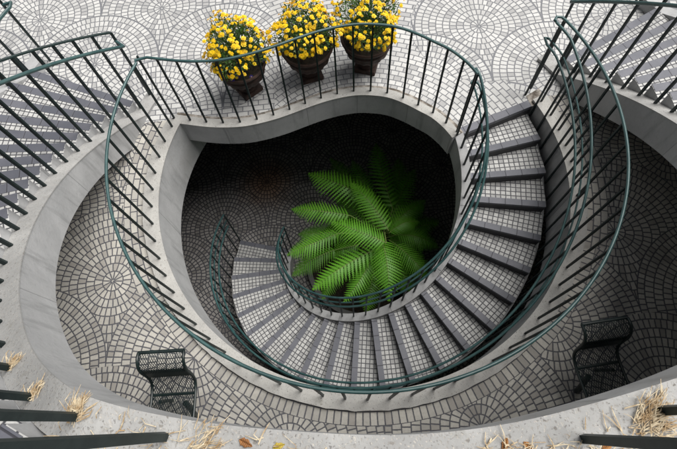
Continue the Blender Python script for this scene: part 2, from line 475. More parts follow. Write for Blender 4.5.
# nosing of the plaza edge itself
mb = MB(); e = Vector(pol(1, A0)) - Vector(pol(0, A0)); p = Vector((-e.y, e.x))
def nose_at(k, zt):
    pass
for k in range(1, NT + 1):
    make_step(spiral, SC, RI, RO, ang_k(k-1), ang_k(k), ZP - RISE*k, ZP - RISE*(k+1) + .001, ang_k(k), .07)
mb = MB(); a_, b_ = Vector(pol(RI, A0, None, SC)), Vector(pol(RO + .02, A0, None, SC))
q = [a_ - p*.006, b_ - p*.006, b_ + p*.085, a_ + p*.085]
cc = Vector(SC); uvt = [((x - cc).dot(e), (x - cc).dot(p)) for x in q]
top = [(*x, ZP + .004) for x in q]; bot = [(*x, ZP - .05) for x in q]
mb.add(top, [(0, 1, 2, 3)], 0, [uvt])
for i in range(4):
    k = (i+1) % 4; mb.add([top[i], top[k], bot[k], bot[i]], [(0, 1, 2, 3)], 0, [[uvt[i], uvt[k], uvt[k], uvt[i]]])
W(mb, 'nosing', M['slate'], spiral)
mb = MB(); q = [a_ - p*.003, b_ - p*.003, b_ + p*.03, a_ + p*.03]
mb.add([(*x, ZP - .051) for x in q] + [(*x, ZP - RISE - .01) for x in q], [(0,1,2,3),(7,6,5,4),(0,4,5,1),(1,5,6,2),(2,6,7,3),(3,7,4,0)])
W(mb, 'riser', M['riser'], spiral)
aa = frange(A0 + .2, ang_k(NT) + .5, 130)
mb = MB(); mb.loft([[pol(1.185, a, max(zs(a) + .02, ZF), SC), pol(RI - .003, a, max(zs(a) + .02, ZF), SC), pol(RI - .003, a, max(zs(a) - .36, ZF-.05), SC), pol(1.185, a, max(zs(a) - .36, ZF-.05), SC)] for a in aa])
W(mb, 'inner_stringer', M['conc'], spiral, smooth=True)
mb = MB(); mb.loft([[pol(RO + .003, a, max(zs(a) - .15, ZF), SC), pol(RO + .025, a, max(zs(a) - .15, ZF), SC), pol(RO + .025, a, max(zs(a) - .40, ZF-.05), SC), pol(RO + .003, a, max(zs(a) - .40, ZF-.05), SC)] for a in aa])
W(mb, 'outer_stringer', M['conc'], spiral, smooth=True)
mb = MB(); mb.loft([[pol(RI - .001, a, max(zs(a) - .24, ZF-.01), SC), pol(RO + .001, a, max(zs(a) - .24, ZF-.01), SC), pol(RO + .001, a, max(zs(a) - .38, ZF-.06), SC), pol(RI - .001, a, max(zs(a) - .38, ZF-.06), SC)] for a in aa])
W(mb, 'soffit_slab', M['conc'], spiral, smooth=True)

# ------------------------------------------------------------------ outer stairs up (left, mirrored right)
TH0, DTH = 154.3, 4.2
NR = 21
ZTOP = ZP + RISE*NR
def smooth01(t): t = max(0, min(1, t)); return t*t*(3 - 2*t)
def r_in(th):           # th in left-hand convention, 149..270
    return 2.70 - .125*smooth01((th - 228)/(262 - 228))
def z_st(th):
    z = ZP + RISE*((th - TH0)/DTH); k = .10
    d = ZTOP - z
    if d < -k: z = ZTOP
    elif d < k: z = ZTOP - (d + k)**2/(4*k)
    return max(0.0, z)
def mir(th, m): return 180 - th if m else th
ROUT = 4.30
def outer_stair(m, label):
    root = empty('outer_staircase', (*pol(3.5, mir(190, m)), ZP))
    tag(root, label, 'staircase')
    for k in range(NR):
        a0, a1 = TH0 + DTH*k, TH0 + DTH*(k+1)
        zt = ZP + RISE*(k+1)
        make_step(root, (CX, CY), r_in(a0) + .16, ROUT, mir(a0, m), mir(a1, m), zt, ZP + RISE*k + .001 if k else ZP + .001, mir(a0, m), .082)
    th = frange(149.3, 246, 110)
    def sec(t, ra, rb, up, dn):
        z = z_st(t); return [pol(ra(t), mir(t, m), z + up), pol(rb(t), mir(t, m), z + up), pol(rb(t), mir(t, m), max(z - dn, ZP + .001)), pol(ra(t), mir(t, m), max(z - dn, ZP + .001))]
    mb = MB(); mb.loft([sec(t, lambda q: r_in(q), lambda q: r_in(q) + .157, -.012, .385) for t in th])
    W(mb, 'stringer', M['conc'], root, smooth=True)
    mb = MB(); mb.loft([[pol(r_in(t) - .004, mir(t, m), z_st(t)), pol(r_in(t) + .158, mir(t, m), z_st(t)), pol(r_in(t) + .158, mir(t, m), z_st(t) - .011), pol(r_in(t) - .004, mir(t, m), z_st(t) - .011)] for t in th])
    W(mb, 'stringer_top', M['aggr'] , root)
    th2 = frange(TH0 + 1, 238.5, 80)
    mb = MB(); mb.loft([sec(t, lambda q: r_in(q) + .16, lambda q: ROUT, -.002, .38) for t in th2])
    W(mb, 'soffit_slab', M['conc'], root, smooth=True)
    mb = MB(); mb.loft([[pol(ROUT + .003, mir(t, m), z_st(t) + .10), pol(ROUT + .16, mir(t, m), z_st(t) + .10), pol(ROUT + .16, mir(t, m), max(z_st(t) - .4, ZP)), pol(ROUT + .003, mir(t, m), max(z_st(t) - .4, ZP))] for t in frange(151.5, 240, 90)])
    W(mb, 'outer_stringer', M['conc'], root, smooth=True)
    # wall that carries the outer side of the stair
    mb = MB(); mb.loft([[pol(ROUT - .1, mir(t, m), ZP), pol(ROUT + .10, mir(t, m), ZP), pol(ROUT + .10, mir(t, m), max(z_st(t) - .382, ZP + .01)), pol(ROUT - .1, mir(t, m), max(z_st(t) - .382, ZP + .01))] for t in frange(165, 240, 60)])
    W(mb, 'carrying_wall', M['conc'], root, smooth=True)
    return root
outer_stair(False, 'left curved outer staircase with pale stringer and grey-violet banded treads in full light')
outer_stair(True, 'right curved outer staircase beyond the stair head, its inner stringer in deep shade')

# bridge / upper terrace under the camera
terr = empty('upper_terrace', (CX, -1.0, ZTOP)); tag(terr, 'speckled concrete ledge of the upper terrace along the bottom of the view, strewn with straw', 'terrace')
def rr(t): return r_in(t if t <= 270 else 540 - t)
tb = frange(246, 294, 60)
mb = MB(); mb.loft([[pol(rr(t), t, ZTOP - .012), pol(rr(t) + .42, t, ZTOP - .012), pol(rr(t) + .42, t, ZTOP - .385), pol(rr(t), t, ZTOP - .385)] for t in tb])
W(mb, 'edge_beam', M['conc'], terr, smooth=True)
mb = MB(); mb.loft([[pol(rr(t) - .004, t, ZTOP), pol(rr(t) + .42, t, ZTOP), pol(rr(t) + .42, t, ZTOP - .011), pol(rr(t) - .004, t, ZTOP - .011)] for t in tb])
W(mb, 'ledge_top', M['aggr'], terr)
tt = [t for t in frange(242.52, 297.48, 60)]
inner = [pol(rr(t) + (.161 if (t < 246 or t > 294) else .423), t) for t in tt]
pl = inner + [pol(ROUT, 297.48), pol(ROUT + .16, 300), (9, -1.6), (9, -6), (-9, -6), (-9, -1.6), pol(ROUT + .16, 240), pol(ROUT, 242.52)]
mb = MB(); mb.poly(pl, ZTOP - .002); mb.poly(pl, ZTOP - .38, flip=True); 
W(mb, 'deck', M['plaza'], terr, recalc=False)
mb = MB(); mb.box(-9, 9, -6, -5.8, ZP, ZTOP - .39); W(mb, 'back_wall', M['conc'], terr)
mb = MB(); mb.loft([[pol(ROUT - .1, t, ZP), pol(ROUT + .1, t, ZP), pol(ROUT + .1, t, ZTOP - .385), pol(ROUT - .1, t, ZTOP - .385)] for t in frange(240.1, 299.9, 50)])
W(mb, 'carrying_wall', M['conc'], terr, smooth=True)

# ------------------------------------------------------------------ railings
def bar(base, top, w, d, ang):
    """rectangular post from base to top, turned by ang"""
    mb = MB(); c, s = math.cos(ang), math.sin(ang)
    def q(z, x0, y0): return [(x0 + c*a - s*b_, y0 + s*a + c*b_, z) for a, b_ in ((-w/2, -d/2), (w/2, -d/2), (w/2, d/2), (-w/2, d/2))]
    mb.loft([q(base[2], base[0], base[1]), q(top[2], top[0], top[1])]); return mb
def add_post(root, x, y, z0, z1, w=.02, d=.02, ang=0.0, mat='post'):
    return W(bar((x, y, z0), (x, y, z1), w, d, ang), 'post', M[mat], root)

HR = 1.05
# 1 ring railing (level)
ring = empty('ring_railing', (CX, CY, 0)); tag(ring, 'level green railing round the rim of the stairwell, passing the flower urns', 'railing')
LA = 24.0
path = [pol(2.325, a) for a in frange(360 + LA, 156.0, 150)]
edge_path = EDGE[:-3]
# posts
for a in frange(360 + LA, 157.0, 45):
    x, y = pol(2.325, a); add_post(ring, x, y, -.005, HR, .019, .019, R(a))
dist = 0; last = None; acc = 0.0; P = EDGE; step = .205; nxt = 0.02
L = [0]
for i in range(1, len(P)): L.append(L[-1] + math.hypot(P[i][0]-P[i-1][0], P[i][1]-P[i-1][1]))
def at_len(s):
    for i in range(1, len(P)):
        if L[i] >= s:
            t = (s - L[i-1])/(L[i] - L[i-1]); return P[i-1][0] + t*(P[i][0]-P[i-1][0]), P[i-1][1] + t*(P[i][1]-P[i-1][1])
    return P[-1]
npost = int(round(L[-1]/step))
for i in range(npost + 1):
    x, y = at_len(L[-1]*i/npost); add_post(ring, x, y, -.005, HR, .019, .019, 0)
full = path + [(-1.84, 3.50)] + EDGE[3:]
mb = MB(); mb.tube([(x, y, HR) for x, y in full], .014, 10); W(mb, 'top_rail', M['rail'], ring, smooth=True)

# 2 spiral railings
def spiral_rail(name, label, r, rh, hand_side, nposts, a_start, foot):
    root = empty(name, (SX, SY, ZF)); tag(root, label, 'railing')
    a_end = ang_k(NT) - 1
    zt = lambda a: max(zs(a), ZF + .0) if a < A0 else ZP + .02
    def ztop(a): return zs(a) if a < A0 else ZP
    for a in frange(a_start, a_end, nposts):
        x, y = pol(r, a, None, SC); add_post(root, x, y, ztop(a) + foot, ztop(a) + HR + .02, .018, .018, R(a))
    A = frange(a_start + 1.5, a_end, 150)
    mb = MB(); mb.tube([pol(r, a, ztop(a) + HR + .03, SC) for a in A], .0135, 10); W(mb, 'top_rail', M['rail'], root, smooth=True)
    mb = MB(); mb.tube([pol(r + .004, a, ztop(a) + .86, SC) for a in A], .0095, 8); W(mb, 'mid_rail', M['rail'], root, smooth=True)
    # graspable handrail that loops back to the mid rail at the top end
    B = frange(a_start - .2, a_end + 3, 150)
    pts = [pol(r + .004, B[0] + 1.6, ztop(B[0]) + .86, SC), pol((r + rh)/2, B[0] + 2.2, ztop(B[0]) + .875, SC)] + [pol(rh, a, ztop(a) + .87, SC) for a in B]
    mb = MB(); mb.tube(pts, .013, 10); W(mb, 'handrail', M['rail'], root, smooth=True)
    return root
spiral_rail('stair_railing', 'outer green railing of the spiral stair following the well wall down to the lower court', 2.225, 2.155, -1, 45, 22.5, -.16)
spiral_rail('stair_railing', 'inner green railing of the spiral stair curling round the fern', 1.225, 1.283, 1, 30, 20.0, -.0)
# loop joining ring rail and spiral top rail
mb = MB(); mb.tube([(*pol(2.325, 24.0), HR), (*pol(2.32, 25.2), HR), (*pol(2.28, 26.0), HR), (*pol(2.235, 25.4), HR), (*pol(2.225, 24.2, None, SC), HR - .01)], .014, 10)
W(mb, 'rail_loop', M['rail'], ring, smooth=True)

# 3 outer stair railings
LEFTP = [(235.2, None), (240.2, None), (246.5, None)]
def stair_rail(m, label):
    root = empty('stair_railing', (*pol(2.8, mir(200, m)), 0)); tag(root, label, 'railing')
    ths = [149.9, 154.2] + [158.45 + 4.2*k for k in range(18)] + ([235.9, 242.4, 249.4, 256.5, 263.5] if not m else [235.9, 242.5, 249.0, 255.0, 261.0])
    rp = lambda t: r_in(t) + .113 - .055*smooth01((t - 232)/14) + .03*smooth01((t - 250)/10)
    zb = lambda t: min(1.0 + .0372*(t - 149.7), ZTOP + 1.12)
    zh = lambda t: min(.94 + .0372*(t - 151.8), ZTOP + .98)
    for t in ths:
        z = z_st(t); x, y = pol(rp(t), mir(t, m)); a = R(mir(t, m))
        add_post(root, x, y, z - .004, zb(t), .026, .020, a)
        if not (t < 152):      # small foot plate
            pass
    T = frange(149.9, 268.5, 120)
    mb = MB(); mb.loft([[(*pol(rp(t) - .019, mir(t, m)), zb(t)), (*pol(rp(t) + .019, mir(t, m)), zb(t)), (*pol(rp(t) + .019, mir(t, m)), zb(t) + .015), (*pol(rp(t) - .019, mir(t, m)), zb(t) + .015)] for t in T])
    W(mb, 'top_rail', M['topbar'], root)
    T = frange(150.5, 243, 100)
    h0 = pol(rp(150) , mir(150.0, m)) 
    pts = [(*pol(rp(t) - .115, mir(t, m)), zh(t)) for t in T]
    mb = MB(); mb.tube([(*h0, .90)] + pts, .0165, 10); W(mb, 'handrail', M['rail'], root, smooth=True)
    for t in ths[1:20:3]:
        z = zh(t) - .03; mb = MB(); mb.tube([(*pol(rp(t), mir(t, m)), z), (*pol(rp(t) - .08, mir(t, m)), z - .005), (*pol(rp(t) - .112, mir(t, m)), z + .02)], .007, 6); W(mb, 'bracket', M['post'], root)
    return root
stair_rail(False, 'inner railing of the left curved staircase, dark top bar over a teal handrail')
stair_rail(True, 'inner railing of the right curved staircase, dark posts beside the shaded stringer')
def far_rail(m, label):
    root = empty('stair_railing', (*pol(4.3, mir(180, m)), 0)); tag(root, label, 'railing')
    ths = frange(150.5, 238, 22)
    for t in ths:
        z = max(0, z_st(t)) + .05; x, y = pol(4.34, mir(t, m)); add_post(root, x, y, z - .1, z + 1.0, .024, .024, R(mir(t, m)))
    T = frange(150.5, 238, 100)
    mb = MB(); mb.tube([(*pol(4.34, mir(t, m)), max(0, z_st(t)) + 1.06) for t in T], .019, 8); W(mb, 'top_rail', M['topbar'], root, smooth=True)
    mb = MB(); mb.tube([(*pol(4.34, mir(150.6, m)), .86), (*pol(4.27, mir(149.7, m)), .86)] + [(*pol(4.24, mir(t, m)), max(0, z_st(t)) + .86) for t in T], .019, 8); W(mb, 'handrail', M['rail'], root, smooth=True)
far_rail(False, 'railing along the far outer side of the left curved staircase, in the top left corner')
far_rail(True, 'railing along the far outer side of the right curved staircase, in the top right corner')

# ------------------------------------------------------------------ urns with marigolds
def copy_tree(o, parent=None):
    c = o.copy(); COL.objects.link(c); c.parent = parent
    for ch in list(o.children): copy_tree(ch, c)
    return c
def make_urn(loc, rz, sc, label, grp):
    root = empty('flower_urn', loc, rz); root.scale = (sc, sc, sc); tag(root, label, 'urn', grp)
    mb = MB(); mb.box(-.125, .125, -.125, .125, 0, .06); mb.build('plinth', M['terra'], root, bevel=.008)
    mb = MB(); mb.lathe([(0, .061), (.105, .061), (.11, .075), (.085, .095), (.06, .12), (.055, .15), (.075, .175), (.075, .185), (.06, .19)], 40)
    mb.build('foot', M['terra'], root, smooth=True)
    prof = [(.0, .185), (.08, .187), (.135, .20), (.195, .235), (.228, .28), (.24, .32), (.247, .36), (.257, .37), (.247, .385), (.253, .41), (.28, .44), (.287, .455), (.28, .468), (.26, .465), (.25, .44), (.24, .42)]
    mb = MB(); n = 64
    secs = []
    for i in range(n):
        a = 2*math.pi*i/n; fl = 1 + .022*(1 if (i % 4) < 2 else -1)
        secs.append([(r*(fl if .19 < z < .35 and r > .05 else 1)*math.cos(a), r*(fl if .19 < z < .35 and r > .05 else 1)*math.sin(a), z) for r, z in prof])
    Pn = len(prof); vs = [p for q in secs for p in q]; fs = []
    for i in range(n):
        a = i*Pn; b = ((i+1) % n)*Pn
        for j in range(Pn-1): fs.append((a+j, b+j, b+j+1, a+j+1))
    mb.add(vs, fs); mb.build('bowl', M['terra'], root, smooth=True)
    mb = MB(); mb.lathe([(0, .43), (.242, .425)], 32); mb.build('soil', M['soil'], root)
    return root
def petal_head(rad, seed, two=False):
    rng = random.Random(seed); mb = MB()
    for ring_, (rr_, np_, z, up) in enumerate(((1.0, 11, 0, .10), (.72, 9, .10, .25), (.42, 7, .2, .5))):
        for i in range(np_):
            a = 2*math.pi*(i + .5*ring_)/np_ + rng.uniform(-.12, .12); w = 1.9*math.pi*rr_/np_*.74
            L = rr_*rng.uniform(.88, 1.08); c, s = math.cos(a), math.sin(a)
            pts = [(0.08, 0, z), (L*.55, w*.45, z + up*.5), (L*.90, w*.42, z + up*.6), (L, 0, z + up*.5), (L*.90, -w*.42, z + up*.6), (L*.55, -w*.45, z + up*.5)]
            mb.add([((x*c - y*s)*rad, (x*s + y*c)*rad, zz*rad) for x, y, zz in pts], [(0, 1, 2, 3, 4, 5)])
    for i in range(8):
        a = 2*math.pi*i/8
        mb.add([(0, 0, .42*rad), (math.cos(a)*.24*rad, math.sin(a)*.24*rad, .32*rad), (math.cos(a+.785)*.24*rad, math.sin(a+.785)*.24*rad, .32*rad)], [(0, 1, 2)], 1)
    return mb
HEADS = []
def marigold_plant(loc, seed, label, grp, spread=.345, hgt=.33, violets=False):
    rng = random.Random(seed)
    root = empty('marigold_plant', loc); tag(root, label, 'flowers', grp)
    cz = .19
    def shell(rmin=.0):
        while True:
            x, y, z = rng.uniform(-1, 1), rng.uniform(-1, 1), rng.uniform(-.35, 1)
            d = math.sqrt(x*x + y*y + z*z)
            if rmin < d < 1: return x, y, z, d
    lob = [rng.uniform(0, 6.28) for _ in range(3)]
    def warp(x, y, z):
        a = math.atan2(y, x); k = (1 if z > 0 else 1 + .55*z) + .12*math.sin(3*a + lob[0]) + .07*math.sin(5*a + lob[1]) + .06*math.sin(2.3*z*3 + lob[2])
        return x*spread*k, y*spread*k, cz + z*hgt*k
    mb = MB()
    for i in range(4300):
        x, y, z, d = shell(.25)
        if d > .93 and rng.random() < .55: continue
        p = Vector(warp(x, y, z)); dr = Vector((x, y, z + .5)).normalized()
        dr = (dr + Vector((rng.gauss(0, .5), rng.gauss(0, .5), rng.gauss(0, .4)))).normalized()
        sd = dr.cross(Vector((rng.gauss(0, 1), rng.gauss(0, 1), rng.gauss(0, 1)))).normalized()
        l = rng.uniform(.018, .042); w = l*.22
        mb.add([p, p + dr*l*.5 + sd*w, p + dr*l, p + dr*l*.5 - sd*w], [(0, 1, 2, 3)], 1 if rng.random() < .25 else 0)
    mb.build('foliage', [M['leafg'], M['stemg']], root, recalc=False)
    mb = MB()
    for i in range(150):
        x, y, z, d = shell(.75); p = Vector(warp(x, y, max(z, -.1))); q = Vector((rng.uniform(-.06, .06), rng.uniform(-.06, .06), 0))
        mid = (p + q)/2 + Vector((0, 0, .03)); mb.tube([q, mid, p], .0022, 4)
    mb.build('stems', M['stemg'], root)
    pos = []
    tries = 0
    while len(pos) < 275 and tries < 20000:
        tries += 1
        x, y, z, d = shell(.5)
        k = rng.uniform(.93, 1.10)/d
        if z < -.2 or (z < .0 and rng.random() < .5): continue
        p = Vector(warp(x*k, y*k, z*k))
        if any((p - o[0]).length < .021 for o in pos): continue
        nrm = (Vector((x, y, z + .55)).normalized() + Vector((rng.gauss(0, .3), rng.gauss(0, .3), rng.gauss(0, .2)))).normalized()
        pos.append((p, nrm, rng.uniform(.72, 1.15)))
    rest = MB()
    cam = Vector((0, 0, H)) - Vector(loc)
    pos.sort(key=lambda t: -(t[1].dot((cam - t[0]).normalized())*t[2]))
    for i, (p, nrm, s_) in enumerate(pos):
        rot = nrm.to_track_quat('Z', 'Y').to_matrix().to_4x4()
        mt = Matrix.Translation(p) @ rot @ Matrix.Rotation(rng.uniform(0, 6.28), 4, 'Z') @ Matrix.Scale(s_, 4)
        h = HEADS[rng.randrange(len(HEADS))]
        if i < 100:
            o = bpy.data.objects.new('blossom', h); COL.objects.link(o); o.parent = root; o.matrix_local = mt
        else:
            b0 = len(rest.v)
            rest.v += [tuple(mt @ v.co) for v in h.vertices]
            for pl_ in h.polygons:
                rest.f.append(tuple(b0 + k_ for k_ in pl_.vertices)); rest.m.append(pl_.material_index); rest.uv.append(None)
    if rest.v: rest.build('blossoms', [M['yellow'], M['orange']], root, recalc=False)['kind'] = 'stuff'
    if violets:
        for i in range(10):
            a = R(rng.uniform(-120, 10)); r_ = rng.uniform(.20, .29)
            p = Vector((r_*math.cos(a), r_*math.sin(a), rng.uniform(-.02, .05)))
            mt = Matrix.Translation(p) @ Vector((math.cos(a), math.sin(a), .8)).normalized().to_track_quat('Z', 'Y').to_matrix().to_4x4() @ Matrix.Scale(.8, 4)
            o = bpy.data.objects.new('violet_blossom', VIO); COL.objects.link(o); o.parent = root; o.matrix_local = mt
    return root
def mesh_only(mb, name, mats):
    me = bpy.data.meshes.new(name); me.from_pydata(mb.v, [], mb.f)
    for m in mats: me.materials.append(m)
    me.polygons.foreach_set('material_index', mb.m); return me
for i in range(4): HEADS.append(mesh_only(petal_head(.022 + .0028*i, i), 'marigold_head', [M['yellow'], M['orange']]))
VIO = mesh_only(petal_head(.028, 50), 'violet_head', [M['blue'], M['yellow']])
URNS = [((-.93, 3.90, ZP), 35, 1.06), ((-.16, 4.03, ZP), 12, 1.08), ((.54, 4.07, ZP), -20, 1.08)]
UL = ['brown fluted urn with violets under its rim, leftmost of the three by the railing', 'brown fluted urn in the middle of the row of three by the railing', 'brown fluted urn on the right of the row of three by the railing']
FL = ['yellow marigolds with a few violets filling the left urn', 'bushy yellow marigolds filling the middle urn', 'yellow marigolds filling the right urn, top right of the row']
for (loc, a, sc), l, f_, sd, sp_, hg_ in zip(URNS, UL, FL, (3, 11, 23), (.335, .35, .355), (.35, .32, .34)):
    make_urn(loc, R(a), sc, l, 'brown urns lined up at the well railing')
    marigold_plant((loc[0], loc[1], ZP + .455*sc), sd, f_, 'marigolds planted in the urns', sp_, hg_, violets=(sd == 3))

# ------------------------------------------------------------------ wire chairs
def make_chair(loc, rz, label, side):
    root = empty('wire_chair', loc, rz); tag(root, label, 'chair', 'wire mesh chairs on the ring walkway')
    root.scale = (.86, 1.0, .90)
    w = .225
    # side profile (y towards the back +, z up)
    prof = catmull([(-.24, .385), (-.215, .415), (-.15, .425), (-.02, .405), (.10, .40), (.175, .425), (.215, .50), (.235, .60), (.25, .70), (.285, .78), (.345, .815), (.40, .80)], 5)
    def tubeX(x, pts, r, nm): 
        mb = MB(); mb.tube([(x, y, z) for y, z in pts], r, 8); return mb.build(nm, M['chair'], root, smooth=True)
    fr = MB(); fr.tube([(-w, y, z) for y, z in prof] + [(w, y, z) for y, z in reversed(prof)], .0155, 8, closed=True)
    fr.build('frame', M['chair'], root, smooth=True)
    # woven wire sheet: flat diagonal wires following the profile
    Ls = [0]
    for i in range(1, len(prof)): Ls.append(Ls[-1] + math.dist(prof[i], prof[i-1]))
    def P3(u, s_):
        s_ = max(0, min(Ls[-1], s_))
        for i in range(1, len(prof)):
            if Ls[i] >= s_ - 1e-9:
                t = (s_ - Ls[i-1])/(Ls[i]-Ls[i-1]); y = prof[i-1][0] + t*(prof[i][0]-prof[i-1][0]); z = prof[i-1][1] + t*(prof[i][1]-prof[i-1][1]); return Vector((u, y, z))
    mb1 = MB(); mb2 = MB(); T = Ls[-1]; sp = .024; split = next(Ls[i] for i in range(len(prof)) if prof[i][0] > .19)
    for dr in (1, -1):
        k = -int((T*.62)/sp) - 2
        while k*sp < .5 + T*.62:
            # wire: u = -w + k*sp + dr... param along s
            pts = []
            for j in range(0, 61):
                s_ = T*j/60
                u = (-w + k*sp + s_*.62) if dr > 0 else (w - k*sp - s_*.62)
                if -w <= u <= w: pts.append((P3(u, s_), s_))
            for mbx, cond in ((mb1, lambda s: s <= split + T/60), (mb2, lambda s: s >= split)):
                q = [p for p, s_ in pts if cond(s_)]
                if len(q) > 1: mbx.tube(q, .0028, 4)
            k += 1
    mb1.build('seat', M['chair'], root); mb2.build('backrest', M['chair'], root)
    mb = MB(); mb.tube([(-w, .08, .395), (w, .08, .395)], .013, 8); mb.build('crossbar', M['chair'], root, smooth=True)
    # flat curved back band at the shoulder
    mb = MB(); mb.loft([[(-w, .222, .53), (w, .222, .53), (w, .218, .535), (-w, .218, .535)], [(-w, .262, .725), (w, .262, .725), (w, .256, .727), (-w, .256, .727)]])
    mb.build('back_band', M['chair'], root)
    # pedestal leg and floor runner
    mb = MB(); mb.tube([(-side*.14, .02, .39), (-side*.15, .04, .2), (-side*.15, .05, .012)], .016, 8)
    mb.build('leg', M['chair'], root, smooth=True)
    mb = MB(); mb.tube([(side*.12, .0, .39), (side*.14, -.02, .35), (side*.14, -.06, .22), (side*.13, -.10, .06), (side*.12, -.10, .012)], .028, 8)
    mb.build('leg', M['chair'], root, smooth=True)
    return root
make_chair((-1.60, .31, ZP), R(-2), 'dark wire mesh chair on the left of the walkway, tucked below the pale stringer', 1)
make_chair((2.14, .20, ZP), R(3), 'dark wire mesh chair on the right of the walkway, standing in the dim light', -1)

# ------------------------------------------------------------------ fern
FZ = -2.55
fern = empty('fern', (.40, 2.62, ZF)); tag(fern, 'large bright green fern with arching fronds growing up through the middle of the spiral stair', 'fern')
mb = MB(); mb.lathe([(0, ZF + .6), (.09, ZF + .62), (.12, ZF + .5), (.10, ZF + .2), (.15, ZF), (.2, ZF - .02)], 20, c=(.40, 2.62))
mb.lathe([(0, FZ + .05), (.07, FZ + .02), (.11, FZ - .1), (.1, ZF + .55)], 20, c=(.40, 2.62))
W(mb, 'trunk', M['soil'], fern)
def cam_ray(px, py, z):
    f, nad, xn = 486.2, 200.2, 358.45
    th = math.atan(nad/f); c, s = math.cos(th), math.sin(th); u, v = px - 338.5, 224.5 - py; r = math.atan2(xn - 338.5, nad)
    ur = u*math.cos(r) + v*math.sin(r); vr = -u*math.sin(r) + v*math.cos(r)
    d = f*c - vr*s; k = (H - z)/d
    return Vector((ur*k, (vr*c + f*s)*k, z))
def frond(base, tip, lift, width, seed, n=21):
    rng = random.Random(seed)
    b, t = Vector(base), Vector(tip); L = (t - b).length
    ctrl = lift*1.25 - (b + t)*.125; side_c = Vector((rng.uniform(-.06, .06), rng.uniform(-.06, .06), 0))
    cv = lambda s: (1-s)**2*b + 2*s*(1-s)*(ctrl + side_c) + s*s*t
    mb = MB()
    pts = [cv(i/16) for i in range(17)]
    mb.tube(pts, .0065, 5, m=1, taper=lambda q: 1 - .8*q)
    for i in range(n):
        s = .02 + .97*(i + .5)/n
        p = cv(s); tg = (cv(min(1, s + .01)) - cv(s - .01)).normalized()
        lat = tg.cross(Vector((0, 0, 1))).normalized(); nup = lat.cross(tg).normalized()
        prof = math.sin(math.pi*(.14 + .86*s)**.88)**.85
        l = width*max(.06, prof)*rng.uniform(.84, 1.06)
        for sd in (-1, 1):
            d = (lat*sd + tg*(.38 + .35*s) - nup*.12).normalized()
            droop = -nup*.18 + Vector((0, 0, -.10))
            twist = rng.uniform(-.15, .15)
            # pinna: central axis with rows of pinnules
            K = 9
            ax = [p + d*l*(k/K) + droop*l*(k/K)**2*.8 for k in range(K + 1)]
            wv = (tg + nup*twist).normalized()
            wmax = L*1.05/n*.54
            for k in range(K):
                q0, q1 = ax[k], ax[k+1]; fr = (k + .5)/K
                ww = wmax*(1 - fr**1.7)*(.8 if k == 0 else 1) + .001
                m0 = (q0 + q1)/2; ad = (q1 - q0)
                for e_ in (-1, 1):
                    tipq = m0 + wv*e_*ww + ad*.35
                    mb.add([q0, q1, q1 + wv*e_*ww*.30 + ad*.0, tipq, q0 + wv*e_*ww*.35 + ad*.02 ], [(0, 1, 2, 3, 4)] if e_ < 0 else [(4, 3, 2, 1, 0)], 0)
    return mb
core = Vector((.40, 2.62, FZ))
core = cam_ray(381, 240, FZ)
FR = [ # tip pixel, base pixel, height, half width
 ((291, 209), (345, 215), -1.92, .19), ((287, 255), (335, 235), -1.98, .19), ((312, 290), (376, 250), -1.75, .21),
 ((343, 303), (371, 260), -1.98, .16), ((389, 302), (382, 245), -1.62, .23), ((427, 278), (398, 247), -2.0, .18),
 ((439, 248), (400, 236), -2.2, .19), ((426, 200), (391, 228), -2.2, .19), ((376, 143), (391, 203), -2.3, .21),
 ((308, 173), (370, 198), -2.0, .26), ((350, 182), (385, 226), -1.72, .19), ((331, 222), (381, 241), -1.45, .21),
 ((416, 169), (393, 217), -2.5, .21), ((292, 276), (332, 252), -2.6, .2), ((440, 220), (400, 230), -2.7, .2),
 ((410, 292), (392, 262), -2.45, .19), ((330, 158), (360, 200), -2.65, .2), ((298, 234), (340, 232), -2.5, .19),
 ((366, 314), (374, 270), -2.45, .18), ((398, 158), (394, 200), -2.6, .19), ((352, 160), (372, 205), -2.5, .2),
 ((322, 300), (350, 262), -2.5, .18), ((420, 222), (392, 232), -1.95, .15)]
for k in range(15):
    a_ = 2*math.pi*k/15 + .2; q_ = (378 + 62*math.cos(a_)*random.uniform(.8, 1.05), 236 + 66*math.sin(a_)*random.uniform(.75, 1.0))
    FR.append((q_, (378 + 14*math.cos(a_), 238 + 12*math.sin(a_)), random.uniform(-2.75, -2.4), random.uniform(.17, .22)))
for i, ((px, py), (bx_, by_), z, w_) in enumerate(FR):
    rg = random.Random(40 + i)
    tip = cam_ray(px, py, z - .10 - rg.uniform(0, .08)); base = cam_ray(bx_, by_, z - .10)
    mid = (tip + base)/2 + Vector((rg.uniform(-.04, .04), rg.uniform(-.04, .04), .17))
    base = base + (base - tip)*.10; o = frond(base, tip, mid, w_*1.22, 100 + i)
    st = core + (base - core)*.12; st.z = core.z + .05
    q = (st + base)/2; q = st.lerp(base, .45); q.z = max(st.z, base.z) - .22 + .1
    b0 = len(o.v); m2 = MB(); m2.tube([core, st, q, base], .008, 5, m=1)
    o.v += m2.v; o.f += [tuple(b0 + k for k in f) for f in m2.f]; o.m += m2.m; o.uv += m2.uv
    W(o, 'frond', [M['fern'], M['rachis']], fern, recalc=False)
# round planting bed
bed = empty('planting_bed', (.40, 2.60, ZF)); tag(bed, 'round dark soil bed with a low concrete rim at the foot of the fern', 'planter')
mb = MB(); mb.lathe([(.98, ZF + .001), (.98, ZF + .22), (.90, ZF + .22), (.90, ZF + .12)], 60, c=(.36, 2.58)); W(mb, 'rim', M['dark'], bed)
mb = MB(); mb.lathe([(0, ZF + .17), (.5, ZF + .16), (.905, ZF + .13)], 40, c=(.36, 2.58)); W(mb, 'soil', M['soil'], bed)

